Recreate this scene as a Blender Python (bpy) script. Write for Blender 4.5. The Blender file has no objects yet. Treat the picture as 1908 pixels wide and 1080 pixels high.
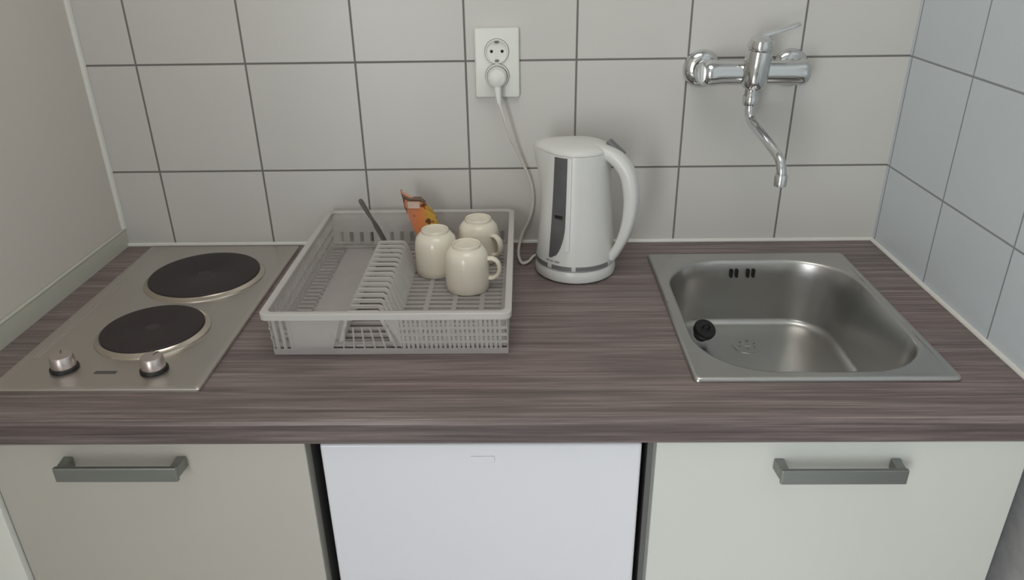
import bpy, bmesh, math, random
from mathutils import Vector, Matrix
random.seed(7)
PI = math.pi
scene = bpy.context.scene
col = scene.collection

# ------------------------------------------------------------------ materials
def nmat(name):
    m = bpy.data.materials.new(name); m.use_nodes = True
    nt = m.node_tree
    return m, nt, nt.nodes['Principled BSDF']

def srgb(r, g, b):
    f = lambda c: (c/255/12.92) if c/255 <= .04045 else ((c/255+.055)/1.055)**2.4
    return (f(r), f(g), f(b), 1)

def setp(p, **k):
    names = dict(base='Base Color', rough='Roughness', metal='Metallic', spec='Specular IOR Level',
                 trans='Transmission Weight', ior='IOR', coat='Coat Weight', coatr='Coat Roughness', aniso='Anisotropic')
    for a, v in k.items(): p.inputs[names[a]].default_value = v

def plain(name, rgb, rough=.5, metal=0, spec=.5, mottle=.04, scale=14, bump=0, coat=0):
    m, nt, p = nmat(name)
    setp(p, rough=rough, metal=metal, spec=spec, coat=coat)
    N = nt.nodes; L = nt.links
    tc = N.new('ShaderNodeTexCoord'); no = N.new('ShaderNodeTexNoise')
    no.inputs['Scale'].default_value = scale; no.inputs['Detail'].default_value = 4
    L.new(tc.outputs['Object'], no.inputs['Vector'])
    mx = N.new('ShaderNodeMixRGB'); c = srgb(*rgb)
    mx.inputs[1].default_value = tuple(v*(1-mottle) for v in c[:3]) + (1,)
    mx.inputs[2].default_value = tuple(min(1, v*(1+mottle)) for v in c[:3]) + (1,)
    L.new(no.outputs['Fac'], mx.inputs[0]); L.new(mx.outputs[0], p.inputs['Base Color'])
    if bump:
        b = N.new('ShaderNodeBump'); b.inputs['Strength'].default_value = bump; b.inputs['Distance'].default_value = .002
        L.new(no.outputs['Fac'], b.inputs['Height']); L.new(b.outputs[0], p.inputs['Normal'])
    return m

def tile_mat(name, ax, offa, offz, rgb, grout, gw=.0032):
    """glazed square wall tiles 0.2 m; ax = 0 lines across x, 1 lines across y"""
    m, nt, p = nmat(name); N = nt.nodes; L = nt.links
    setp(p, rough=.3, spec=.45)
    tc = N.new('ShaderNodeTexCoord'); sp = N.new('ShaderNodeSeparateXYZ')
    L.new(tc.outputs['Object'], sp.inputs[0])
    def math_(op, a, b=None):
        n = N.new('ShaderNodeMath'); n.operation = op
        for i, v in enumerate((a, b)):
            if v is None: continue
            if isinstance(v, (int, float)): n.inputs[i].default_value = v
            else: L.new(v, n.inputs[i])
        return n.outputs[0]
    def dist(out, off):
        u = math_('DIVIDE', math_('SUBTRACT', out, off - 20), .2)
        fr = math_('FRACT', u)
        d = math_('MINIMUM', fr, math_('SUBTRACT', 1.0, fr))
        return math_('MULTIPLY', d, .2), math_('FLOOR', u)
    d1, i1 = dist(sp.outputs[ax], offa); d2, i2 = dist(sp.outputs[2], offz)
    d = math_('MINIMUM', d1, d2)
    mr = N.new('ShaderNodeMapRange'); mr.interpolation_type = 'SMOOTHSTEP'
    mr.inputs['From Min'].default_value = gw*.35; mr.inputs['From Max'].default_value = gw*.75
    L.new(d, mr.inputs['Value'])
    # tint of each tile + faint glaze mottling
    cmb = N.new('ShaderNodeCombineXYZ'); L.new(i1, cmb.inputs[0]); L.new(i2, cmb.inputs[1])
    wn = N.new('ShaderNodeTexWhiteNoise'); L.new(cmb.outputs[0], wn.inputs['Vector'])
    no = N.new('ShaderNodeTexNoise'); no.inputs['Scale'].default_value = 9; no.inputs['Detail'].default_value = 3
    L.new(tc.outputs['Object'], no.inputs['Vector'])
    k = math_('ADD', math_('MULTIPLY', wn.outputs['Value'], .4), math_('MULTIPLY', no.outputs['Fac'], .6))
    mx = N.new('ShaderNodeMixRGB'); c = srgb(*rgb)
    mx.inputs[1].default_value = tuple(v*.96 for v in c[:3])+(1,); mx.inputs[2].default_value = tuple(v*1.04 for v in c[:3])+(1,)
    L.new(k, mx.inputs[0])
    m2 = N.new('ShaderNodeMixRGB'); m2.inputs[1].default_value = srgb(*grout)
    L.new(mx.outputs[0], m2.inputs[2]); L.new(mr.outputs[0], m2.inputs[0]); L.new(m2.outputs[0], p.inputs['Base Color'])
    ro = N.new('ShaderNodeMapRange'); ro.inputs['To Min'].default_value = .85; ro.inputs['To Max'].default_value = .32
    L.new(mr.outputs[0], ro.inputs['Value']); L.new(ro.outputs[0], p.inputs['Roughness'])
    b = N.new('ShaderNodeBump'); b.inputs['Strength'].default_value = .5; b.inputs['Distance'].default_value = .0015
    L.new(mr.outputs[0], b.inputs['Height']); L.new(b.outputs[0], p.inputs['Normal'])
    return m

def wood_mat(name, k=1.0):
    m, nt, p = nmat(name); N = nt.nodes; L = nt.links
    setp(p, rough=.42, spec=.4)
    tc = N.new('ShaderNodeTexCoord')
    def noise(sx, sy, sz, scale, det):
        mp = N.new('ShaderNodeMapping'); mp.inputs['Scale'].default_value = (sx, sy, sz)
        L.new(tc.outputs['Object'], mp.inputs['Vector'])
        n = N.new('ShaderNodeTexNoise'); n.inputs['Scale'].default_value = scale; n.inputs['Detail'].default_value = det
        n.inputs['Roughness'].default_value = .62
        L.new(mp.outputs[0], n.inputs['Vector']); return n.outputs['Fac']
    a = noise(1.1, 38, 38, 3.2, 6); bfine = noise(3, 160, 160, 2.2, 3); big = noise(1.2, 2.5, 2.5, 2.2, 2)
    ad = N.new('ShaderNodeMath'); ad.operation = 'MULTIPLY_ADD'; L.new(bfine, ad.inputs[0]); ad.inputs[1].default_value = .45; 
    sc = N.new('ShaderNodeMath'); sc.operation = 'MULTIPLY'; L.new(a, sc.inputs[0]); sc.inputs[1].default_value = .55
    L.new(sc.outputs[0], ad.inputs[2])
    cr = N.new('ShaderNodeValToRGB'); e = cr.color_ramp.elements
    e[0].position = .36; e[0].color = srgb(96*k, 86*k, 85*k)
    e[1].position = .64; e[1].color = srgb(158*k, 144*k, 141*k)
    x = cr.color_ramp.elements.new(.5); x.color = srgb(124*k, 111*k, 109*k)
    L.new(ad.outputs[0], cr.inputs[0])
    mx = N.new('ShaderNodeMixRGB'); mx.blend_type = 'MULTIPLY'; mx.inputs[0].default_value = .5
    tr = N.new('ShaderNodeValToRGB'); t = tr.color_ramp.elements
    t[0].position = .35; t[0].color = (.8, .84, .82, 1); t[1].position = .65; t[1].color = (1, .93, .93, 1)
    L.new(big, tr.inputs[0]); L.new(cr.outputs[0], mx.inputs[1]); L.new(tr.outputs[0], mx.inputs[2])
    L.new(mx.outputs[0], p.inputs['Base Color'])
    b = N.new('ShaderNodeBump'); b.inputs['Strength'].default_value = .12; b.inputs['Distance'].default_value = .001
    L.new(ad.outputs[0], b.inputs['Height']); L.new(b.outputs[0], p.inputs['Normal'])
    return m

def steel_mat(name, rgb, rough, stretch=(2, 90, 90)):
    m, nt, p = nmat(name); N = nt.nodes; L = nt.links
    setp(p, metal=1, base=srgb(*rgb))
    tc = N.new('ShaderNodeTexCoord'); mp = N.new('ShaderNodeMapping'); mp.inputs['Scale'].default_value = stretch
    no = N.new('ShaderNodeTexNoise'); no.inputs['Scale'].default_value = 4; no.inputs['Detail'].default_value = 3
    L.new(tc.outputs['Object'], mp.inputs[0]); L.new(mp.outputs[0], no.inputs['Vector'])
    mr = N.new('ShaderNodeMapRange'); mr.inputs['To Min'].default_value = rough-.06; mr.inputs['To Max'].default_value = rough+.08
    L.new(no.outputs['Fac'], mr.inputs['Value']); L.new(mr.outputs[0], p.inputs['Roughness'])
    return m

def milky_mat(name, rgb, clear=.3):
    m, nt, p = nmat(name); N = nt.nodes; L = nt.links
    setp(p, base=srgb(*rgb), rough=.35)
    out = N['Material Output']
    tl = N.new('ShaderNodeBsdfTranslucent'); tl.inputs['Color'].default_value = srgb(*rgb)
    tp = N.new('ShaderNodeBsdfTransparent'); tp.inputs['Color'].default_value = (.97, .97, .97, 1)
    m1 = N.new('ShaderNodeMixShader'); m1.inputs[0].default_value = .3
    L.new(p.outputs[0], m1.inputs[1]); L.new(tl.outputs[0], m1.inputs[2])
    tc = N.new('ShaderNodeTexCoord'); no = N.new('ShaderNodeTexNoise'); no.inputs['Scale'].default_value = 12
    L.new(tc.outputs['Object'], no.inputs['Vector'])
    mr = N.new('ShaderNodeMapRange'); mr.inputs['To Min'].default_value = clear-.08; mr.inputs['To Max'].default_value = clear+.08
    L.new(no.outputs['Fac'], mr.inputs['Value'])
    m2 = N.new('ShaderNodeMixShader'); L.new(mr.outputs[0], m2.inputs[0])
    L.new(m1.outputs[0], m2.inputs[1]); L.new(tp.outputs[0], m2.inputs[2]); L.new(m2.outputs[0], out.inputs['Surface'])
    return m

def packet_mat(name):
    """crumpled printed foil: orange and yellow with brown and pale print"""
    m, nt, p = nmat(name); N = nt.nodes; L = nt.links
    setp(p, rough=.35)
    tc = N.new('ShaderNodeTexCoord'); sp = N.new('ShaderNodeSeparateXYZ'); L.new(tc.outputs['Object'], sp.inputs[0])
    cr = N.new('ShaderNodeValToRGB'); e = cr.color_ramp.elements
    mr = N.new('ShaderNodeMapRange'); mr.inputs['From Min'].default_value = -.03; mr.inputs['From Max'].default_value = .03
    L.new(sp.outputs[0], mr.inputs['Value'])
    e[0].position = .1; e[0].color = srgb(198, 128, 98); e[1].position = .72; e[1].color = srgb(206, 162, 70)
    x = e.new(.45); x.color = srgb(224, 132, 76)
    L.new(mr.outputs[0], cr.inputs[0])
    vo = N.new('ShaderNodeTexNoise'); vo.inputs['Scale'].default_value = 75; vo.inputs['Detail'].default_value = 2
    L.new(tc.outputs['Object'], vo.inputs['Vector'])
    st = N.new('ShaderNodeValToRGB'); s = st.color_ramp.elements
    s[0].position = .4; s[0].color = (1, 1, 1, 1); s[1].position = .44; s[1].color = (0, 0, 0, 1)
    L.new(vo.outputs['Fac'], st.inputs[0])
    mx = N.new('ShaderNodeMixRGB'); mx.inputs[2].default_value = srgb(110, 62, 42)
    L.new(st.outputs[0], mx.inputs[0]); L.new(cr.outputs[0], mx.inputs[1])
    L.new(mx.outputs[0], p.inputs['Base Color'])
    return m

M = dict(
    tile_back=tile_mat('back wall tiles', 0, .0963, 1.0527, (204, 202, 197), (118, 115, 112)),
    tile_right=tile_mat('right wall tiles', 1, -.2112, 1.0527, (200, 208, 211), (142, 145, 147), .0028),
    plaster=plain('painted plaster', (214, 207, 199), .75, spec=.25, mottle=.025, scale=5, bump=.05),
    room=plain('room paint', (200, 198, 192), .85, spec=.2, mottle=.02, scale=3),
    ceil=plain('ceiling paint', (214, 214, 212), .9, spec=.2, mottle=.02, scale=3),
    floor=plain('floor vinyl', (168, 166, 164), .5, mottle=.08, scale=6),
    caulk=plain('white sealant', (226, 225, 218), .45, mottle=.02),
    upstand=plain('pale sealing strip', (196, 197, 184), .45, mottle=.02),
    wood=wood_mat('dark wood laminate'),
    wood_edge=wood_mat('darker wood front edge', .84),  # same wood grain, darkened for the worktop's front face
    cream=plain('cream door laminate', (212, 215, 208), .32, spec=.5, mottle=.015, scale=3),
    white=plain('white enamel', (226, 227, 232), .3, spec=.5, mottle=.01, scale=3),
    beige=plain('darker cream door laminate', (192, 188, 178), .34, spec=.5, mottle=.015, scale=3),  # left door: darker, warmer cream than the right one
    filler=plain('white filler strip', (240, 240, 232), .4, mottle=.01),
    carcass=plain('grey cabinet edge', (120, 120, 118), .6),
    dark=plain('black rubber seal', (28, 27, 26), .7, mottle=.1),
    handle=steel_mat('satin handle metal', (150, 154, 150), .42),
    hob=steel_mat('brushed hob steel', (205, 200, 194), .4, (90, 2, 90)),
    chromering=steel_mat('bright burner rim', (205, 196, 184), .22, (8, 8, 8)),
    iron=plain('cast iron hotplate', (52, 44, 45), .55, spec=.4, mottle=.12, scale=20, bump=.05),
    ironmark=plain('hotplate centre', (66, 58, 57), .6, spec=.4),
    knob=steel_mat('silver knob', (214, 204, 200), .35, (40, 40, 2)),
    black=plain('black plastic', (24, 22, 21), .45, mottle=.05),
    label=plain('dark print', (84, 80, 78), .5),
    steel=steel_mat('brushed sink steel', (190, 189, 186), .3, (3, 60, 60)),
    chrome=steel_mat('polished chrome', (216, 218, 218), .1, (3, 3, 3)),
    cement=plain('grey speckled skirting', (150, 150, 150), .6, mottle=.25, scale=45),
    hole=plain('dark opening', (14, 13, 12), .8),
    kettle=plain('white kettle plastic', (216, 216, 212), .28, spec=.5, mottle=.01, scale=4),
    window=plain('smoked gauge plastic', (92, 92, 92), .15, spec=.6, mottle=.25, scale=40),
    greyp=plain('grey plastic', (112, 112, 112), .4, mottle=.05),
    socket=plain('white socket plastic', (228, 229, 222), .35, mottle=.01),
    cord=plain('white cable', (216, 212, 206), .45, mottle=.02),
    mug=plain('cream glazed china', (232, 225, 208), .18, spec=.55, mottle=.015, scale=8),
    milky=milky_mat('milky rack plastic', (222, 217, 214), .36),
    clear=milky_mat('clearer rack plastic', (222, 218, 214), .52),
    rib=milky_mat('milky rib plastic', (226, 223, 219), .10),
    print=plain('pale grey print', (150, 150, 150), .4),
    packet=packet_mat('printed orange foil'),
    packetrim=plain('brown foil edge', (104, 84, 70), .45),
    packetlabel=plain('pale printed label', (214, 188, 172), .4, mottle=.12, scale=90),
    cutlery=steel_mat('dull cutlery steel', (128, 124, 120), .35, (60, 4, 4)),
)

# ------------------------------------------------------------------ helpers
def obj(name, bm, mat, parent=None, smooth=False, bevel=0, seg=2):
    me = bpy.data.meshes.new(name)
    bmesh.ops.recalc_face_normals(bm, faces=bm.faces)
    bm.to_mesh(me); bm.free()
    if isinstance(mat, (list, tuple)):
        for x in mat: me.materials.append(x)
    else: me.materials.append(mat)
    if smooth:
        for p in me.polygons: p.use_smooth = True
        if smooth != 'all': me.set_sharp_from_angle(angle=math.radians(38))
    o = bpy.data.objects.new(name, me); col.objects.link(o)
    if parent: o.parent = parent
    if bevel:
        b = o.modifiers.new('bevel', 'BEVEL'); b.width = bevel; b.segments = seg; b.limit_method = 'ANGLE'
        b.angle_limit = math.radians(40)
    return o

def tag(o, label, cat, group=None):
    o['label'] = label; o['category'] = cat
    if group: o['group'] = group
    return o

def thing(name, label, cat, loc=(0, 0, 0), rotz=0, group=None):
    o = bpy.data.objects.new(name, None); col.objects.link(o)
    o.location = loc; o.rotation_euler = (0, 0, rotz); o.empty_display_size = .05
    return tag(o, label, cat, group)

def struct(name, bm, mat, **k):
    o = obj(name, bm, mat, **k); o['kind'] = 'structure'; return o

def box(bm, x0, x1, y0, y1, z0, z1):
    v = [bm.verts.new((x, y, z)) for z in (z0, z1) for y in (y0, y1) for x in (x0, x1)]
    for f in ((0, 2, 3, 1), (4, 5, 7, 6), (0, 1, 5, 4), (2, 6, 7, 3), (0, 4, 6, 2), (1, 3, 7, 5)):
        bm.faces.new([v[i] for i in f])

def boxbm(*a):
    bm = bmesh.new(); box(bm, *a); return bm

def lathe(bm, prof, n=48, centre=(0, 0), tf=None):
    """prof: (r, z) list; r = 0 closes on the axis"""
    rings = []
    for r, z in prof:
        if r <= 1e-6: pts = [Vector((centre[0], centre[1], z))]
        else: pts = [Vector((centre[0]+r*math.cos(2*PI*i/n), centre[1]+r*math.sin(2*PI*i/n), z)) for i in range(n)]
        rings.append([bm.verts.new(tf @ p if tf else p) for p in pts])
    for a, b in zip(rings, rings[1:]):
        if len(a) == 1 and len(b) == 1: continue
        for i in range(n):
            j = (i+1) % n
            if len(a) == 1: bm.faces.new((a[0], b[i], b[j]))
            elif len(b) == 1: bm.faces.new((a[i], b[0], a[j]))
            else: bm.faces.new((a[i], b[i], b[j], a[j]))

def smooth_path(pts, per=8):
    P = [Vector(p) for p in pts]; out = []
    for i in range(len(P)-1):
        p0 = P[max(i-1, 0)]; p1 = P[i]; p2 = P[i+1]; p3 = P[min(i+2, len(P)-1)]
        for k in range(per):
            t = k/per
            out.append(.5*((2*p1)+(-p0+p2)*t+(2*p0-5*p1+4*p2-p3)*t*t+(-p0+3*p1-3*p2+p3)*t**3))
    out.append(P[-1]); return out

def sweep(bm, path, rad, n=12, flat=None, up=None, close=False):
    """tube along path; rad number or list; flat = (a, b) half sizes list for an elliptical section using 'up' as the b axis"""
    P = [Vector(p) for p in path]; rings = []; ref = Vector(up) if up else None
    L = len(P)
    for i, p in enumerate(P):
        t = (P[(i+1) % L if close else min(i+1, L-1)] - P[(i-1) if (close or i > 0) else 0]).normalized()
        if ref is None:
            ref = Vector((0, 0, 1)) if abs(t.z) < .9 else Vector((1, 0, 0))
        b = (ref - t*ref.dot(t)).normalized()
        if not up: ref = b
        a = t.cross(b)
        if flat: ra, rb = flat[i] if isinstance(flat, list) else flat
        else: ra = rb = rad[i] if isinstance(rad, list) else rad
        ring = []
        for k in range(n):
            an = 2*PI*k/n; c, s = math.cos(an), math.sin(an)
            if flat:  # superellipse
                c = math.copysign(abs(c)**.7, c); s = math.copysign(abs(s)**.7, s)
            ring.append(bm.verts.new(p + a*(ra*c) + b*(rb*s)))
        rings.append(ring)
    pairs = list(zip(rings, rings[1:])) + ([(rings[-1], rings[0])] if close else [])
    for r0, r1 in pairs:
        for k in range(n):
            bm.faces.new((r0[k], r0[(k+1) % n], r1[(k+1) % n], r1[k]))
    if not close:
        bm.faces.new(rings[0][::-1]); bm.faces.new(rings[-1])

def rrect(x0, x1, y0, y1, r, n=10):
    pts = []
    for cx, cy, a0 in ((x1-r, y1-r, 0), (x0+r, y1-r, PI/2), (x0+r, y0+r, PI), (x1-r, y0+r, 1.5*PI)):
        for k in range(n+1):
            a = a0 + PI/2*k/n; pts.append((cx+r*math.cos(a), cy+r*math.sin(a)))
    return pts

def loft(bm, loops, cap0=False, cap1=False):
    R = [[bm.verts.new(p) for p in lp] for lp in loops]
    for a, b in zip(R, R[1:]):
        n = len(a)
        for i in range(n): bm.faces.new((a[i], a[(i+1) % n], b[(i+1) % n], b[i]))
    if cap0: bm.faces.new(R[0][::-1])
    if cap1: bm.faces.new(R[-1])
    return R

def to_y(x, z, y=0):
    """lathe z axis -> world -y (pointing out of the back wall)"""
    return Matrix.Translation((x, y, z)) @ Matrix.Rotation(PI/2, 4, 'X')

W = 1.49          # width of the niche
ZC = .90          # worktop height

# ------------------------------------------------------------------ room
struct('wall_back', boxbm(-.05, W+.05, 0, .1, 0, 2.5), M['tile_back'])
struct('wall_right', boxbm(W, W+.1, -3.1, 0, 0, 2.5), M['tile_right'])
struct('wall_left', boxbm(-.1, -.003, -2.1, 0, 0, 2.5), M['plaster'])
struct('wall_side', boxbm(-2.5, -2.4, -3.1, -2.1, 0, 2.5), M['room'])
struct('wall_return', boxbm(-2.4, -.1, -2.1, -2.0, 0, 2.5), M['room'])
struct('floor', boxbm(-2.5, W+.1, -3.2, .1, -.1, 0), M['floor'])
struct('ceiling', boxbm(-2.5, W+.1, -3.2, .1, 2.5, 2.6), M['ceil'])
bm = bmesh.new()      # wall with the glazed opening that lights the niche
WX0, WX1, WZ0, WZ1 = -1.9, .2, .35, 2.15
box(bm, -2.4, WX0, -3.2, -3.1, 0, 2.5); box(bm, WX1, W, -3.2, -3.1, 0, 2.5)
box(bm, WX0, WX1, -3.2, -3.1, 0, WZ0); box(bm, WX0, WX1, -3.2, -3.1, WZ1, 2.5)
struct('wall_front', bm, M['room'])
bm = bmesh.new()
for a in ((WX0, WX0+.06, WZ0, WZ1), (WX1-.06, WX1, WZ0, WZ1), (WX0+.06, WX1-.06, WZ0, WZ0+.06), (WX0+.06, WX1-.06, WZ1-.06, WZ1),
          ((WX0+WX1)/2-.04, (WX0+WX1)/2+.04, WZ0+.06, WZ1-.06)):
    box(bm, a[0], a[1], -3.17, -3.11, a[2], a[3])
struct('window_1', bm, M['white'])
# sealant along the worktop and in the corners, sealing strip on the left wall
bm = bmesh.new()
sweep(bm, [(0, -.0025, ZC+.002), (W, -.0025, ZC+.002)], .0045, 8); struct('trim_1', bm, M['caulk'], smooth=True)
bm = bmesh.new()
sweep(bm, [(W-.002, -.003, ZC+.002), (W-.002, -.606, ZC+.002)], .0045, 8); struct('trim_2', bm, M['caulk'], smooth=True)
bm = bmesh.new()
sweep(bm, [(-.001, -.002, ZC+.038), (-.001, -.002, 2.495)], .0065, 8); struct('trim_3', bm, M['caulk'], smooth=True)
bm = bmesh.new()
box(bm, -.003, .002, -.606, 0, ZC, ZC+.036); sweep(bm, [(.0, -.606, ZC+.036), (.0, 0, ZC+.036)], .003, 8)
struct('trim_4', bm, M['upstand'], smooth=True)

struct('trim_5', boxbm(W-.006, W-.0005, -1.2, -.001, 0, .858), M['cement'])

# ------------------------------------------------------------------ worktop
SX0, SX1, SY0, SY1 = 1.033, 1.401, -.519, -.078      # sink outline
hx0, hx1, hy0, hy1 = SX0+.012, SX1-.008, SY0+.012, SY1-.012
bm = bmesh.new()
r = .006
prof = [(0, .862), (0, ZC), (-.606+r, ZC), (-.606+r*.3, ZC-r*.3), (-.606, ZC-r), (-.606, .866), (-.602, .862)]
def slab(x0, x1, pr):
    a = [bm.verts.new((x0, y, z)) for y, z in pr]; b = [bm.verts.new((x1, y, z)) for y, z in pr]
    n = len(pr)
    for i in range(n): bm.faces.new((a[i], a[(i+1) % n], b[(i+1) % n], b[i]))
    bm.faces.new(a); bm.faces.new(b[::-1])
slab(0, hx0, prof); slab(hx1, W, prof)
slab(hx0, hx1, [(0, .862), (0, ZC), (hy1, ZC), (hy1, .862)])
slab(hx0, hx1, [(hy0, .862), (hy0, ZC)] + prof[2:])
bmesh.ops.remove_doubles(bm, verts=bm.verts, dist=1e-5)
bm.normal_update()
for f in bm.faces:
    c = f.calc_center_median()
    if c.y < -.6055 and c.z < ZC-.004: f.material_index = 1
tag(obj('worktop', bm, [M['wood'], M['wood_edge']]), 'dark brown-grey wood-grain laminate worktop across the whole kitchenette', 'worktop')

# ------------------------------------------------------------------ base units
def cupboard(name, label, x0, x1, dx0, dx1, hx, mirror):
    t = thing(name, label, 'cabinet', ((x0+x1)/2, -.3, 0))
    ox, oy = (x0+x1)/2, -.3
    bm = bmesh.new(); th = .018
    box(bm, x0-ox, x0+th-ox, -.57-oy, -.02-oy, .1, .86); box(bm, x1-th-ox, x1-ox, -.57-oy, -.02-oy, .1, .86)
    box(bm, x0+th-ox, x1-th-ox, -.57-oy, -.02-oy, .1, .118); box(bm, x0+th-ox, x1-th-ox, -.03-oy, -.02-oy, .118, .86)
    obj('carcass', bm, M['carcass'], t)
    obj('plinth', boxbm(x0-ox, x1-ox, -.53-oy, -.515-oy, 0, .1), M['carcass'], t)
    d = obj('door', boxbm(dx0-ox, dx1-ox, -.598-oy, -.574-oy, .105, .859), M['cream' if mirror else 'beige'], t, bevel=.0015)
    # bow handle: flat bar on two feet
    h0, h1, zb, zt = hx
    bm = bmesh.new()
    box(bm, h0-ox, h1-ox, -.6285-oy, -.6225-oy, zb, zt)
    for xs, sg in ((h0, 1), (h1, -1)):
        p = [(xs, -.6225), (xs+sg*.012, -.6225), (xs+sg*.012-sg*.001, -.5982), (xs-sg*.002, -.5982)]
        lo_ = [bm.verts.new((a-ox, b-oy, zb+.003)) for a, b in p]; hi_ = [bm.verts.new((a-ox, b-oy, zt-.003)) for a, b in p]
        bm.faces.new(lo_); bm.faces.new(hi_[::-1])
        for i in range(4): bm.faces.new((lo_[i], lo_[(i+1) % 4], hi_[(i+1) % 4], hi_[i]))
    obj('handle', bm, M['handle'], d, bevel=.0012)
    if not mirror:
        obj('filler_strip', boxbm(.001-ox, .0745-ox, -.606-oy, -.574-oy, .105, .859), M['filler'], t)
    return t
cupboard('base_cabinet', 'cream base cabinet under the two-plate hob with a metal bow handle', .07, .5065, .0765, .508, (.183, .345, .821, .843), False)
cupboard('base_cabinet', 'pale base cabinet under the steel sink with a metal bow handle', .966, 1.466, .9725, 1.4605, (1.130, 1.292, .814, .836), True)
fr = thing('fridge', 'small white fridge between the two base cabinets under the worktop', 'fridge', (.741, -.3, 0))
ox, oy = .741, -.3
obj('body', boxbm(.535-ox, .949-ox, -.55-oy, -.04-oy, .03, .85), M['greyp'], fr, bevel=.004)
obj('seal', boxbm(.536-ox, .948-ox, -.562-oy, -.55-oy, .06, .848), M['dark'], fr)
fd = obj('door', boxbm(.5275-ox, .9535-ox, -.598-oy, -.562-oy, .05, .8575), M['white'], fr, bevel=.004, seg=3)
bm = boxbm(.727-ox, .759-ox, -.5995-oy, -.598-oy, .829, .838)
obj('badge', bm, M['white'], fd, bevel=.0005)
for fx in (.56, .92):
    for fy in (-.52, -.08):
        bm = bmesh.new(); lathe(bm, [(0, 0), (.016, 0), (.016, .03), (0, .03)], 16, (fx-ox, fy-oy))
        obj('foot', bm, M['dark'], fr)

# ------------------------------------------------------------------ hob
HX0, HX1, HY0, HY1 = .057, .353, -.538, -.022
hob = thing('hob', 'stainless steel two-plate electric hob set in the worktop beside the left wall', 'hob', ((HX0+HX1)/2, (HY0+HY1)/2, ZC))
ox, oy = (HX0+HX1)/2, (HY0+HY1)/2
bm = bmesh.new()
def rr(d, z, rad): return [(x-ox, y-oy, z) for x, y in rrect(HX0+d, HX1-d, HY0+d, HY1-d, rad, 5)]
loft(bm, [rr(0, .0005, .004), rr(0, .0045, .004), rr(.0012, .006, .004), rr(.007, .007, .005), rr(.011, .0058, .006)], True, True)
obj('steel_top', bm, M['hob'], hob, smooth=True)
bm = bmesh.new()
for xx in (.0735, .080):
    sweep(bm, [(xx-ox, -.452-oy, .0052), (xx-ox+.0004, -.30-oy, .0056), (xx+.001-ox, -.115-oy, .0052)], .0016, 8)
obj('pressed_ridge', bm, M['hob'], hob, smooth=True)
def plate(x, y, R):
    c = (x-ox, y-oy)
    bm = bmesh.new()
    lathe(bm, [(R+.009, .0055), (R+.0075, .0080), (R+.004, .0092), (R+.0005, .0122), (R-.001, .0122), (R-.001, .006)], 72, c)
    ring = obj('burner_rim', bm, M['chromering'], hob, smooth=True)
    bm = bmesh.new()
    lathe(bm, [(R, .0065), (R, .0138), (R-.0012, .0152), (R-.005, .0156), (.013, .0153), (.012, .0147), (0, .0147)], 72, c)
    pl = obj('hotplate', bm, M['iron'], hob, smooth=True)
    bm = bmesh.new()
    lathe(bm, [(.0115, .0147), (.011, .0152), (0, .0152)], 40, c)
    obj('centre_disc', bm, M['ironmark'], pl, smooth=True)
plate(.223, -.171, .0955)
plate(.219, -.3745, .0768)
for kx, ky, an in ((.137, -.482, .5), (.2695, -.487, -.3)):
    c = (kx-ox, ky-oy)
    bm = bmesh.new(); lathe(bm, [(0, .0055), (.0195, .0055), (.0195, .009), (.0185, .0105), (0, .0105)], 36, c)
    b = obj('knob_base', bm, M['black'], hob, smooth=True)
    bm = bmesh.new()
    n = 40
    lathe(bm, [(.0165, .0105), (.0168, .014), (.0155, .027), (.0145, .0285), (0, .029)], n, c)
    k = obj('knob', bm, M['knob'], hob, smooth=True)
    bm = bmesh.new(); box(bm, -.0008, .0008, .004, .0145, .0286, .0292)
    for v in bm.verts: v.co = Matrix.Rotation(an, 3, 'Z') @ v.co + Vector((c[0], c[1], 0))
    obj('pointer_mark', bm, M['label'], k)
bm = boxbm(.186-ox, .217-ox, -.4965-oy, -.4895-oy, .0055, .0062)
obj('name_plate', bm, M['label'], hob)

# ------------------------------------------------------------------ sink
sx, sy = (SX0+SX1)/2, (SY0+SY1)/2
sink = thing('sink', 'stainless steel inset sink with one rounded bowl under the wall tap', 'sink', (sx, sy, ZC))
bm = bmesh.new()
BX0, BX1, BY0, BY1 = 1.0555, 1.3875, -.494, -.110
def outer(d, z, rad): return [(x-sx, y-sy, z) for x, y in rrect(SX0+d, SX1-d, SY0+d, SY1-d, rad, 12)]
def bowl(l, rgt, f, bk, z, rad): return [(x-sx, y-sy, z) for x, y in rrect(BX0+l, BX1-rgt, BY0+f, BY1-bk, rad, 12)]
loft(bm, [outer(0, .0005, .008), outer(.0002, .0030, .008), outer(.0012, .0052, .008), outer(.0032, .0066, .008), outer(.0055, .0068, .009), outer(.010, .0050, .012),
          bowl(-.007, -.007, -.007, -.007, .0045, .112), bowl(-.002, -.002, -.002, -.002, .0030, .108), bowl(0, 0, 0, 0, -.002, .106),
          bowl(.006, .007, .006, .002, -.030, .100), bowl(.014, .018, .016, .005, -.085, .086), bowl(.018, .022, .021, .007, -.112, .076),
          bowl(.0205, .0245, .0235, .0095, -.1185, .072), bowl(.026, .030, .029, .015, -.1232, .067), bowl(.034, .038, .037, .023, -.1250, .06), bowl(.08, .08, .11, .06, -.1275, .045)], False, True)
bwl = obj('bowl', bm, M['steel'], sink, smooth='all')
DC = (1.207-sx, -.196-sy)
bm = bmesh.new()
lathe(bm, [(.0275, -.1275), (.0270, -.1258), (.0235, -.1250), (.0205, -.1262), (.0160, -.1252), (.0125, -.1264), (.0075, -.1256), (.007, -.1250), (0, -.1248)], 48, DC)
dr = obj('drain', bm, M['steel'], sink, smooth=True)
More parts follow.
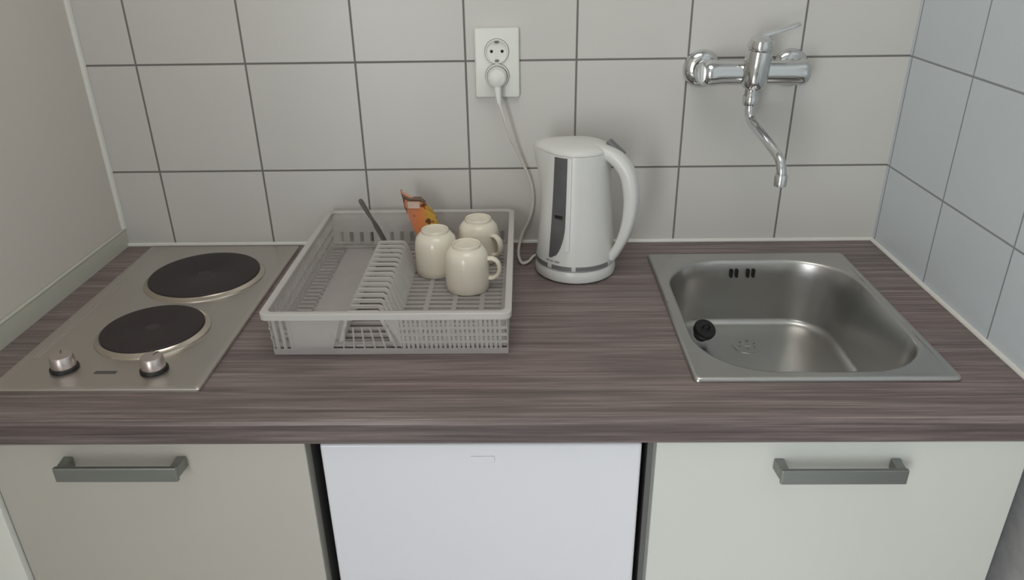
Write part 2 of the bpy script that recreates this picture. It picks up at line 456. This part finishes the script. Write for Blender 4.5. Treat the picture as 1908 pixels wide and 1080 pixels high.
for k in range(6):
    a = 2*PI*k/6+.3
    bm = bmesh.new(); lathe(bm, [(.0019, -.1266), (.0019, -.1251), (0, -.1251)], 10, (DC[0]+.0145*math.cos(a), DC[1]+.0145*math.sin(a)))
    obj('drain_hole', bm, M['greyp'], dr)
for x in (1.1865, 1.1965, 1.2175, 1.2275):
    bm = bmesh.new()
    pts = rrect(-.0026, .0026, -.0085, .0085, .0025, 4)
    loft(bm, [[(x-sx+a, -.1105-sy, -.0195+b) for a, b in pts], [(x-sx+a, -.1165-sy, -.0195+b) for a, b in pts]], True, True)
    obj('overflow_slot', bm, M['hole'], sink)
# plug
pl = thing('sink_plug', 'black rubber plug leaning on the left side inside the steel sink bowl', 'plug', (1.1245, -.183, ZC-.1235))
T = Matrix.Translation((0, 0, .013)) @ Matrix.Rotation(math.radians(12), 4, 'Y') @ Matrix.Rotation(math.radians(30), 4, 'X')
bm = bmesh.new(); lathe(bm, [(0, -.004), (.0135, -.004), (.0165, .010), (.0200, .012), (.0205, .019), (.0185, .022), (0, .022)], 40, tf=T)
obj('stopper', bm, M['black'], pl, smooth=True)
bm = bmesh.new()
ringp = [T @ Vector((.0065*math.cos(2*PI*k/20), 0, .0265+.0065*math.sin(2*PI*k/20))) for k in range(20)]
sweep(bm, ringp, .0013, 8, close=True); obj('pull_ring', bm, M['black'], pl, smooth=True)

# ------------------------------------------------------------------ tap
tap = thing('wall_tap', 'chrome wall-mounted mixer tap with curved swivel spout above the sink', 'tap', (1.2, 0, 1.235))
def L_(p): return (p[0]-1.2, p[1], p[2]-1.235)
for x in (1.121, 1.279):
    bm = bmesh.new()
    lathe(bm, [(.0335, 0), (.0335, .003), (.031, .009), (.024, .014), (.017, .0155), (.017, .016)], 48, tf=to_y(x-1.2, 0))
    e = obj('escutcheon', bm, M['chrome'], tap, smooth=True)
    bm = bmesh.new()
    lathe(bm, [(.0155, .012), (.0155, .034), (.0205, .036), (.0215, .040), (.0215, .056), (.019, .060), (0, .060)], 40, tf=to_y(x-1.2, 0))
    obj('union_nut', bm, M['chrome'], tap, smooth=True)
bm = bmesh.new()
TX = lambda x0: Matrix.Translation((x0-1.2, -.066, .003)) @ Matrix.Rotation(PI/2, 4, 'Y')
lathe(bm, [(0, -.001), (.018, 0), (.0215, .004), (.0225, .012), (.0205, .03), (.0205, .150), (.0225, .166), (.0215, .174), (.018, .178), (0, .179)], 48, tf=TX(1.111))
obj('mixer_body', bm, M['chrome'], tap, smooth=True)
bm = bmesh.new()
TZ = Matrix.Translation((1.1945-1.2, -.078, -.018)) @ Matrix.Rotation(math.radians(2), 4, 'Y') @ Matrix.Rotation(math.radians(8), 4, 'X')
lathe(bm, [(0, -.004), (.017, -.002), (.0215, .004), (.0225, .012), (.0222, .060), (.0212, .063), (.0220, .065), (.0218, .072), (.019, .080), (.01, .084), (0, .085)], 48, tf=TZ)
obj('cartridge_housing', bm, M['chrome'], tap, smooth=True)
bm = bmesh.new()
pth = smooth_path([L_((1.196, -.070, 1.297)), L_((1.217, -.071, 1.304)), L_((1.240, -.073, 1.311)), L_((1.262, -.075, 1.318))], 6)
m = len(pth)
sweep(bm, pth, 0, 14, flat=[(.013-.004*i/m, .0058-.0028*i/m) for i in range(m)], up=(0, 0, 1))
obj('lever', bm, M['chrome'], tap, smooth=True)
bm = bmesh.new()
lathe(bm, [(0, .0), (.0125, .0), (.0135, .003), (.0135, .016), (.0115, .019), (.0110, .040), (0, .040)], 36, tf=Matrix.Translation((-.003, -.066, -.052)))
sp_ = obj('spout_nut', bm, M['chrome'], tap, smooth=True)
bm = bmesh.new()
pth = smooth_path([L_(p) for p in ((1.197, -.066, 1.186), (1.1975, -.0675, 1.170), (1.200, -.078, 1.157), (1.206, -.115, 1.146), (1.2145, -.165, 1.132), (1.2195, -.190, 1.121), (1.222, -.200, 1.105), (1.2225, -.201, 1.094))], 8)
sweep(bm, pth, .0082, 18); obj('spout', bm, M['chrome'], tap, smooth=True)
bm = bmesh.new()
lathe(bm, [(0, .002), (.0068, .002), (.0085, 0), (.0105, .001), (.0108, .018), (.0095, .0205), (0, .0205)], 32, tf=Matrix.Translation(L_((1.2225, -.2012, 1.078))))
obj('aerator', bm, M['chrome'], tap, smooth=True)

# ------------------------------------------------------------------ socket, plug and lead
PX, PZ = .7535, 1.2497
so = thing('double_socket', 'white double wall socket on the tiles above the dish rack', 'socket', (PX, 0, PZ))
bm = bmesh.new()
pts = lambda d, y: [(a, y, b) for a, b in rrect(-.0400+d, .0400-d, -.0605+d, .0605-d, .004, 5)]
loft(bm, [pts(0, 0), pts(0, -.008), pts(.0012, -.0105), pts(.003, -.0112)], True, True)
pltf = obj('face_plate', bm, M['socket'], so, smooth=True)
for dz in (.021, -.0215):
    T = to_y(0, dz, -.0111)
    bm = bmesh.new(); lathe(bm, [(.0212, 0), (.0212, .0035), (.0205, .0045), (.0190, .0045), (.0185, .0035), (.0180, .0005), (0, .0005)], 48, tf=T)
    c = obj('socket_cup', bm, M['socket'], so, smooth=True)
    bm = bmesh.new()
    sweep(bm, [T @ Vector((.0213*math.cos(2*PI*k/48), .0213*math.sin(2*PI*k/48), .0004)) for k in range(48)], .0007, 6, close=True)
    obj('seam', bm, M['label'], c, smooth=True)
    if dz > 0:
        for hx in (-.0095, .0095):
            bm = bmesh.new(); lathe(bm, [(.0027, .0004), (.0027, .0009), (0, .0009)], 16, tf=to_y(hx, dz, -.0111)); obj('pin_hole', bm, M['hole'], c)
        for hz in (.0165, -.0165):
            obj('earth_clip', boxbm(-.0035, .0035, -.0145, -.0112, dz+hz-.0025, dz+hz+.0025), M['greyp'], c, bevel=.0006)
kx, ky = .893, -.131
plug = thing('power_plug', 'white mains plug in the lower socket with lead running to the kettle', 'plug', (PX, -.0125, PZ-.0215))
bm = bmesh.new()
lathe(bm, [(0, .0), (.0172, .0), (.0174, .012), (.0165, .02), (.0145, .026), (.008, .029), (0, .0295)], 40, tf=to_y(0, 0))
obj('plug_body', bm, M['socket'], plug, smooth=True)
bm = bmesh.new()
pth = smooth_path([(0, -.017, -.010), (.001, -.02, -.026), (.003, -.022, -.046)], 6)
sweep(bm, pth, [.0085-.0048*i/(len(pth)-1) for i in range(len(pth))], 16); obj('strain_relief', bm, M['socket'], plug, smooth=True)
def K(p): return (p[0]-PX, p[1]+.0125, p[2]-(PZ-.0215))
bm = bmesh.new()
pth = smooth_path([K(p) for p in ((.7565, -.0345, 1.184), (.7625, -.037, 1.165), (.776, -.030, 1.120), (.795, -.016, 1.075), (.8125, -.010, 1.03), (.8175, -.009, .99), (.811, -.010, .955),
      (.797, -.012, .925), (.7905, -.022, .9065), (.7885, -.050, .9035), (.7895, -.085, .9035), (.796, -.112, .9035), (.808, -.104, .9035), (.818, -.082, .905), (.832, -.080, .908))], 8)
sweep(bm, pth, .0029, 10); obj('lead', bm, M['cord'], plug, smooth=True)

# ------------------------------------------------------------------ kettle
ke = thing('electric_kettle', 'white plastic electric kettle with grey water gauge on its round base', 'kettle', (kx, ky, ZC), math.radians(-25))
bm = bmesh.new(); lathe(bm, [(0, .001), (.0685, .001), (.0720, .004), (.0730, .010), (.0722, .019), (.070, .0235), (0, .0235)], 72)
obj('power_base', bm, M['kettle'], ke, smooth=True)
NB = 96
def bodyr(th, z):
    # z measured from the worktop
    t = (z-.0245)/(.226-.0245)
    r = .0718 - .0150*t - .0018*math.sin(PI*t)
    d = abs(((th-PI+PI) % (2*PI))-PI)          # angle away from the spout (local -x)
    u = max(0, (t-.55)/.45)
    r += .0235*(u*u*(3-2*u))*math.exp(-(d/.5)**2)
    return r
bm = bmesh.new(); zs = [.0245, .027, .034, .0345, .05, .08, .11, .14, .165, .185, .2, .212, .22, .225]
loops = []
for z in zs:
    dd = .0015 if z < .026 else 0
    loops.append([((bodyr(2*PI*i/NB, z)-dd)*math.cos(2*PI*i/NB), (bodyr(2*PI*i/NB, z)-dd)*math.sin(2*PI*i/NB), z) for i in range(NB)])
loops.append([((bodyr(2*PI*i/NB, .226)-.003)*math.cos(2*PI*i/NB), (bodyr(2*PI*i/NB, .226)-.003)*math.sin(2*PI*i/NB), .2262) for i in range(NB)])
loft(bm, loops, True, True)
body = obj('jug', bm, M['kettle'], ke, smooth=True)
bm = bmesh.new(); 
loops = []
for s, z in ((.985, .2262), (.98, .229), (.94, .2325), (.78, .2365), (.45, .2395), (.12, .2405)):
    loops.append([(bodyr(2*PI*i/NB, .226)*s*math.cos(2*PI*i/NB), bodyr(2*PI*i/NB, .226)*s*math.sin(2*PI*i/NB), z) for i in range(NB)])
loft(bm, loops, True, True)
obj('lid', bm, M['kettle'], ke, smooth=True)
def patch(name, mat, fa, z0, z1, nz, off, parent, na=14, thick=.0015):
    """curved plate lying on the jug; fa(t) -> (angle0, angle1) for t = 0 bottom .. 1 top, angles from local -y"""
    bm = bmesh.new(); A = []; B = []
    for j in range(nz+1):
        t = j/nz; z = z0+(z1-z0)*t; a0, a1 = fa(t); ra = []; rb = []
        for i in range(na+1):
            th = -PI/2 + a0+(a1-a0)*i/na; r = bodyr(th % (2*PI), z)
            ra.append(bm.verts.new(((r+off)*math.cos(th), (r+off)*math.sin(th), z)))
            rb.append(bm.verts.new(((r+off-thick)*math.cos(th), (r+off-thick)*math.sin(th), z)))
        A.append(ra); B.append(rb)
    for j in range(nz):
        for i in range(na):
            bm.faces.new((A[j][i], A[j][i+1], A[j+1][i+1], A[j+1][i])); bm.faces.new((B[j][i], B[j+1][i], B[j+1][i+1], B[j][i+1]))
        bm.faces.new((A[j][0], A[j+1][0], B[j+1][0], B[j][0])); bm.faces.new((A[j][na], B[j][na], B[j+1][na], A[j+1][na]))
    for i in range(na):
        bm.faces.new((A[0][i], B[0][i], B[0][i+1], A[0][i+1])); bm.faces.new((A[nz][i], A[nz][i+1], B[nz][i+1], B[nz][i]))
    return obj(name, bm, mat, parent, smooth=True)
d2 = math.radians
def win(t, g=0):
    right = 13 if t > .42 else -8+21*math.sqrt(max(0, 1-((.42-t)/.42)**2))
    return d2(-20-g), d2(right-8+g)
gauge = patch('water_gauge', M['window'], win, .046, .223, 26, .0012, body)
patch('gauge_frame', M['kettle'], lambda t: (d2(5), d2(12)), .062, .224, 12, .0026, body)
patch('float', M['black'], lambda t: (d2(-14), d2(0)), .118, .124, 2, .0018, gauge)
for a0, a1 in ((-14, 16), (22, 74), (-74, -22)):
    patch('foot_band', M['greyp'], lambda t: (d2(a0), d2(a1)), .0265, .0338, 2, .0008, body)
for a0, a1 in ((-25, -19), (-17, -12), (-10, -2)):
    patch('printed_mark', M['print'], lambda t: (d2(a0), d2(a1)), .0385, .0415, 1, .0006, body, na=3, thick=.0008)
# handle
bm = bmesh.new()
pth = smooth_path([(.010, 0, .2295), (.042, 0, .2275), (.0700, 0, .2165), (.0900, 0, .194), (.0990, 0, .160), (.0995, 0, .125), (.0935, 0, .090), (.0820, 0, .059), (.0690, 0, .036)], 8)
m = len(pth); fl = []
for i in range(m):
    t = i/(m-1); fl.append((.0175-.005*t, .0085+.0045*math.sin(PI*min(1, t*1.15))))
bm.free()
bm = bmesh.new(); rings = []
for i, p in enumerate(pth):
    tn = (pth[min(i+1, m-1)]-pth[max(i-1, 0)]).normalized(); nrm = Vector((0, 1, 0)).cross(tn).normalized()
    w, h = fl[i]; ring = []
    for k in range(24):
        an = 2*PI*k/24; c, s = math.cos(an), math.sin(an)
        c = math.copysign(abs(c)**.7, c); s = math.copysign(abs(s)**.7, s)
        ring.append(tuple(p + Vector((0, 1, 0))*(w*c) + nrm*(h*s)))
    rings.append(ring)
loft(bm, rings, True, True)
hd = obj('handle', bm, M['kettle'], ke, smooth=True)
bm = bmesh.new()
T = Matrix.Translation((.064, .014, .230)) @ Matrix.Rotation(math.radians(38), 4, 'Y')
for v in bmesh.ops.create_cube(bm, size=1)['verts']: v.co = T @ Vector((v.co.x*.036, v.co.y*.016, v.co.z*.008))
obj('lid_button', bm, M['greyp'], ke, bevel=.002)

# ------------------------------------------------------------------ dish rack
RB = (.428, .775, -.437, -.045); RT = (.4205, .7815, -.4605, -.0225); ZR = .080
rk = thing('dish_rack', 'milky translucent plastic dish rack with plate ribs in the middle of the worktop', 'dish rack', (.6, -.24, ZC))
ox, oy = .6, -.24
def pos(u, v, h):
    """u along x 0..1, v along y 0..1 (front..back), h height 0..1 -> local point on the tapering basket"""
    x0 = RB[0]+(RT[0]-RB[0]+.008)*h; x1 = RB[1]+(RT[1]-RB[1]-.008)*h
    y0 = RB[2]+(RT[2]-RB[2]+.012)*h; y1 = RB[3]+(RT[3]-RB[3]-.010)*h
    return Vector((x0+(x1-x0)*u-ox, y0+(y1-y0)*v-oy, .001+h*(ZR-.001)))
def bar(bm, a, b, w, t, nrm):
    a = Vector(a); b = Vector(b); d = (b-a).normalized(); n = Vector(nrm); n = (n-d*n.dot(d)).normalized(); s = d.cross(n)
    v = [bm.verts.new(p + s*(w/2*i) + n*(t/2*j)) for p in (a, b) for i, j in ((-1, -1), (1, -1), (1, 1), (-1, 1))]
    for f in ((3, 2, 1, 0), (4, 5, 6, 7), (0, 1, 5, 4), (1, 2, 6, 5), (2, 3, 7, 6), (3, 0, 4, 7)): bm.faces.new([v[i] for i in f])
def panel(bm, f, u0, u1, h0, h1, t, nrm):
    n = Vector(nrm)*t/2
    c = [f(u0, h0), f(u1, h0), f(u1, h1), f(u0, h1)]
    a = [bm.verts.new(p-n) for p in c]; b = [bm.verts.new(p+n) for p in c]
    bm.faces.new(a[::-1]); bm.faces.new(b)
    for i in range(4): bm.faces.new((a[i], a[(i+1) % 4], b[(i+1) % 4], b[i]))
fF = lambda u, h: pos(u, 0, h); fB = lambda u, h: pos(u, 1, h); fL = lambda u, h: pos(0, u, h); fR = lambda u, h: pos(1, u, h)
# rim
bm = bmesh.new()
def rl(d, z, rad): return [(x-ox, y-oy, z) for x, y in rrect(RT[0]+d, RT[1]-d, RT[2]+d, RT[3]-d, rad, 6)]
loft(bm, [rl(.0016, ZR-.010, .010), rl(0, ZR-.010, .012), rl(0, ZR-.001, .012), rl(.0012, ZR, .012), rl(.0095, ZR-.0005, .010), rl(.0102, ZR-.0025, .010), rl(.0095, ZR-.003, .010), rl(.0016, ZR-.003, .010), rl(.0016, ZR-.010, .010)])
obj('rim', bm, M['rib'], rk, smooth=True)
# front wall: plain end, slotted opening, lattice
bm = bmesh.new(); NF = (0, 1, 0)
panel(bm, fF, 0, 1, 0, .13, .002, NF); panel(bm, fF, 0, 1, .80, .97, .002, NF)
for k in range(3): bar(bm, fF(.022+.03*k, .13), fF(.022+.03*k, .80), .005, .002, NF)
panel(bm, fF, .09, .255, .13, .80, .002, NF)
v0 = fF(.255, .13); 
tri = [(fF(.255, .13), fF(.255, .80), fF(.305, .80)), (fF(.55, .80), fF(.50, .80), fF(.55, .13))]
for tr in tri:
    a = [bm.verts.new(p+Vector((0, -.001, 0))) for p in tr]; b = [bm.verts.new(p+Vector((0, .001, 0))) for p in tr]
    bm.faces.new(a); bm.faces.new(b[::-1])
    for i in range(3): bm.faces.new((a[i], a[(i+1) % 3], b[(i+1) % 3], b[i]))
for k in range(6): bar(bm, fF(.30+.045*k, .13), fF(.318+.036*k, .62), .0022, .002, NF)
for k in range(22): bar(bm, fF(.56+.0195*k, .13), fF(.56+.0195*k, .80), .0042, .002, NF)
for h in (.28, .44, .60): bar(bm, fF(.55, h), fF(1, h), .0042, .0022, NF)
obj('front_wall', bm, M['milky'], rk)
bm = bmesh.new(); NL = (1, 0, 0)
panel(bm, fL, 0, 1, 0, .14, .002, NL); panel(bm, fL, 0, 1, .84, .97, .002, NL)
for k in range(33): bar(bm, fL(.015+.0303*k, .14), fL(.015+.0303*k, .84), .0058, .002, NL)
for h in (.38, .60): bar(bm, fL(0, h), fL(1, h), .004, .0022, NL)
obj('left_wall', bm, M['milky'], rk)
bm = bmesh.new()
panel(bm, fR, 0, 1, 0, .2, .002, NL); panel(bm, fR, 0, 1, .55, .97, .002, NL)
for k in range(20): bar(bm, fR(.02+.0505*k, .2), fR(.02+.0505*k, .55), .012, .002, NL)
obj('right_wall', bm, M['clear'], rk)
bm = bmesh.new()
panel(bm, fB, 0, 1, 0, .2, .002, NF); panel(bm, fB, 0, 1, .5, .97, .002, NF)
for k in range(18): bar(bm, fB(.02+.0565*k, .2), fB(.02+.0565*k, .5), .012, .002, NF)
obj('back_wall', bm, M['clear'], rk)
# slotted floor
ZF = .014
bm = bmesh.new(); UP = (0, 0, 1)
xa, xb, ya, yb = RB[0]+.002-ox, RB[1]-.002-ox, RB[2]+.002-oy, RB[3]-.002-oy
for yy in (ya+.008, yb-.008): bar(bm, (xa, yy, ZF), (xb, yy, ZF), .016, .003, UP)
n = 24
for k in range(n):
    yy = ya+.018+(yb-ya-.036)*k/(n-1); bar(bm, (.598-ox, yy, ZF), (xb, yy, ZF), .0085, .003, UP)
for xx in (.601, .64, .685, .73, .766): bar(bm, (xx-ox, ya, ZF+.0006), (xx-ox, yb, ZF+.0006), .008, .0032, UP)
box(bm, .455-ox, .528-ox, ya+.012, yb-.012, ZF-.0015, ZF+.0015)
for k in range(26):
    yy = ya+.014+(yb-ya-.028)*k/25; bar(bm, (xa, yy, ZF), (.46-ox, yy, ZF), .008, .003, UP)
for k in range(20):
    yy = ya+.014+(yb-ya-.028)*k/19; bar(bm, (.524-ox, yy, ZF), (.602-ox, yy, ZF), .008, .003, UP)
obj('slotted_floor', bm, M['milky'], rk)
for k in range(15):
    yy = -.424+.0195*k-oy; bm = bmesh.new()
    pr = [(.522, ZF), (.537, .062), (.541, .066), (.584, .066), (.589, .062), (.606, ZF)]
    ins = [(.5275, ZF), (.5412, .0590), (.5432, .0610), (.5818, .0610), (.5845, .0590), (.6005, ZF)]
    vs = []
    for (px, pz), (qx, qz) in zip(pr, ins):
        vs.append([bm.verts.new(c) for c in ((px-ox, yy-.0018, pz), (px-ox, yy+.0018, pz), (qx-ox, yy+.0018, qz), (qx-ox, yy-.0018, qz))])
    for a, b in zip(vs, vs[1:]):
        for i in range(4): bm.faces.new((a[i], a[(i+1) % 4], b[(i+1) % 4], b[i]))
    bm.faces.new(vs[0][::-1]); bm.faces.new(vs[-1])
    obj('plate_rib', bm, M['rib'], rk)

# ------------------------------------------------------------------ mugs
def mug(label, loc, rz, tilt=(0, 0)):
    t = thing('mug', label, 'mug', loc, rz, 'cream mugs drying in the rack')
    t.rotation_euler = (tilt[0], tilt[1], rz)
    bm = bmesh.new()   # standing upside down: mouth at z = 0, foot ring on top
    prof = [(.0325, .006), (.0345, .0005), (.0360, 0), (.0368, .0012), (.0374, .012), (.0374, .042), (.0365, .055), (.0340, .0655), (.0280, .0725), (.0240, .0745), (.0237, .0795), (.0227, .0805), (.0210, .0795), (.0205, .0765), (0, .0758)]
    inner = [(0, .0705), (.024, .0695), (.031, .062), (.0338, .050), (.0345, .03), (.0340, .006)]
    lathe(bm, inner + prof[1:], 56)
    b = obj('cup', bm, M['mug'], t, smooth=True)
    bm = bmesh.new()
    pth = smooth_path([(.0350, 0, .0535), (.0430, 0, .0545), (.0520, 0, .0490), (.0555, 0, .0370), (.0520, 0, .0255), (.0440, 0, .0195), (.0360, 0, .0190)], 6)
    rings = []; m = len(pth)
    for i, p in enumerate(pth):
        tn = (pth[min(i+1, m-1)]-pth[max(i-1, 0)]).normalized(); nr = Vector((0, 1, 0)).cross(tn).normalized()
        rings.append([tuple(p+Vector((0, 1, 0))*(.0060*math.cos(2*PI*k/14))+nr*(.0038*math.sin(2*PI*k/14))) for k in range(14)])
    loft(bm, rings, True, True)
    obj('handle', bm, M['mug'], t, smooth=True)
    return t
ZM = ZC+ZF+.0026
mug('cream mug upside down in the rack, nearest the orange packet', (.644, -.172, ZM), math.radians(100))
mug('cream mug upside down in front of the other two, handle towards the kettle', (.7035, -.2395, ZM), math.radians(-8), (math.radians(0), math.radians(0)))
mug('cream mug upside down at the back of the rack, partly hidden by another mug', (.7165, -.118, ZM), math.radians(-42))

# ------------------------------------------------------------------ things standing in the rack
kn = thing('knife', 'dull grey metal utensil handle leaning out of the back of the dish rack', 'cutlery', (.552, -.098, ZC+.018))
bm = bmesh.new()
A = Vector((0, 0, 0)); B = Vector((.492-.552, -.060+.098, 1.0145-ZC-.018)); d = (B-A)
pth = [A+d*t for t in (0, .25, .5, .62, .66, .8, .93, .98, 1)]
sweep(bm, pth, 0, 12, flat=[(.003, .0008), (.0075, .0008), (.0085, .0009), (.006, .0012), (.0042, .0022), (.0052, .0026), (.006, .0028), (.005, .0024), (.002, .001)], up=(.6, -.2, .6))
for v in bm.verts: pass
obj('utensil_body', bm, M['cutlery'], kn, smooth=True)

pk = thing('packet', 'small crumpled orange and brown packet standing in the rack behind the mugs', 'packet', (.610, -.072, ZC+.018))
# outline in the packet's own plane (x right, z up from the rack floor)
out = [(-.004, .000), (.034, .000), (.034, .030), (.030, .052), (.026, .066), (.019, .080), (.006, .0935), (-.002, .1005), (-.022, .1010), (-.034, .1085), (-.0385, .1180), (-.0335, .1005), (-.031, .082), (-.0275, .071), (-.012, .064), (-.002, .050), (.004, .034)]
def crumple(x, z): return .0022*math.sin(95*x+40*z)+.0016*math.sin(150*z-60*x)
bm = bmesh.new()
fr_ = [bm.verts.new((x, -.004+crumple(x, z), z)) for x, z in out]; bk_ = [bm.verts.new((x, .003+crumple(x, z), z)) for x, z in out]
bm.faces.new(fr_); bm.faces.new(bk_[::-1]); n = len(out)
for i in range(n): bm.faces.new((fr_[i], bk_[i], bk_[(i+1) % n], fr_[(i+1) % n]))
bmesh.ops.triangulate(bm, faces=bm.faces)
obj('foil', bm, M['packet'], pk, bevel=.0008)
bm = bmesh.new()
ed = [(.006, .0935), (-.002, .1000), (-.022, .1000), (-.0335, .1065), (-.0375, .1165)]
sweep(bm, [(x, -.001+crumple(x, z), z) for x, z in ed], [.0030, .0046, .0046, .0036, .0014], 8)
sweep(bm, [(x, -.001+crumple(x, z), z) for x, z in ((-.0335, .1055), (-.031, .085), (-.0280, .073))], [.0024, .0026, .0014], 8)
obj('folded_edge', bm, M['packetrim'], pk, smooth=True)
bm = bmesh.new()
lb = [(-.026, .083), (-.004, .083), (-.003, .096), (-.0265, .096)]
a = [bm.verts.new((x, -.0062+crumple(x, z)*.5, z)) for x, z in lb]; b = [bm.verts.new((x, -.0035, z)) for x, z in lb]
bm.faces.new(a); bm.faces.new(b[::-1])
for i in range(4): bm.faces.new((a[i], a[(i+1) % 4], b[(i+1) % 4], b[i]))
obj('printed_label', bm, M['packetlabel'], pk)

# ------------------------------------------------------------------ light
wd = bpy.data.worlds.new('daylight'); scene.world = wd; wd.use_nodes = True
bg = wd.node_tree.nodes['Background']; bg.inputs['Color'].default_value = (.86, .93, 1, 1); bg.inputs['Strength'].default_value = 1.0
ld = bpy.data.lights.new('window daylight', 'AREA'); ld.shape = 'RECTANGLE'; ld.size = WX1-WX0-.12; ld.size_y = WZ1-WZ0-.12
ld.energy = 78; ld.color = (.95, .98, 1)
lo = bpy.data.objects.new('window_daylight', ld); col.objects.link(lo)
lo.location = ((WX0+WX1)/2, -3.10, (WZ0+WZ1)/2); lo.rotation_euler = (PI/2, 0, 0)

sd = bpy.data.lights.new('sun', 'SUN'); sd.energy = 6; sd.angle = math.radians(2); sd.color = (1, .97, .93)
so_ = bpy.data.objects.new('sun', sd); col.objects.link(so_); so_.location = (-1, -5, 4)
so_.rotation_euler = Vector((1.5, 1.8, -1.6)).to_track_quat('-Z', 'Y').to_euler()
l2 = bpy.data.lights.new('ceiling fill', 'AREA'); l2.shape = 'DISK'; l2.size = .9; l2.energy = 6.2; l2.color = (1, .95, .90)  # added fill light, stands in for soft bounce off the ceiling
lo2 = bpy.data.objects.new('ceiling_fill', l2); col.objects.link(lo2); lo2.location = (.8, -.85, 2.47)

# ------------------------------------------------------------------ camera
cd = bpy.data.cameras.new('camera'); cam = bpy.data.objects.new('camera', cd); col.objects.link(cam)
cd.sensor_fit = 'HORIZONTAL'; cd.sensor_width = 36; cd.lens = 1406.8/1908*36; cd.clip_start = .02
cam.location = (.8015, -1.4047, 1.4709); cam.rotation_euler = (1.1219, .0141, .0130)
scene.camera = cam
vs = scene.view_settings
vs.view_transform = 'Standard'; vs.look = 'None'; vs.exposure = 0; vs.gamma = 1; vs.use_curve_mapping = False
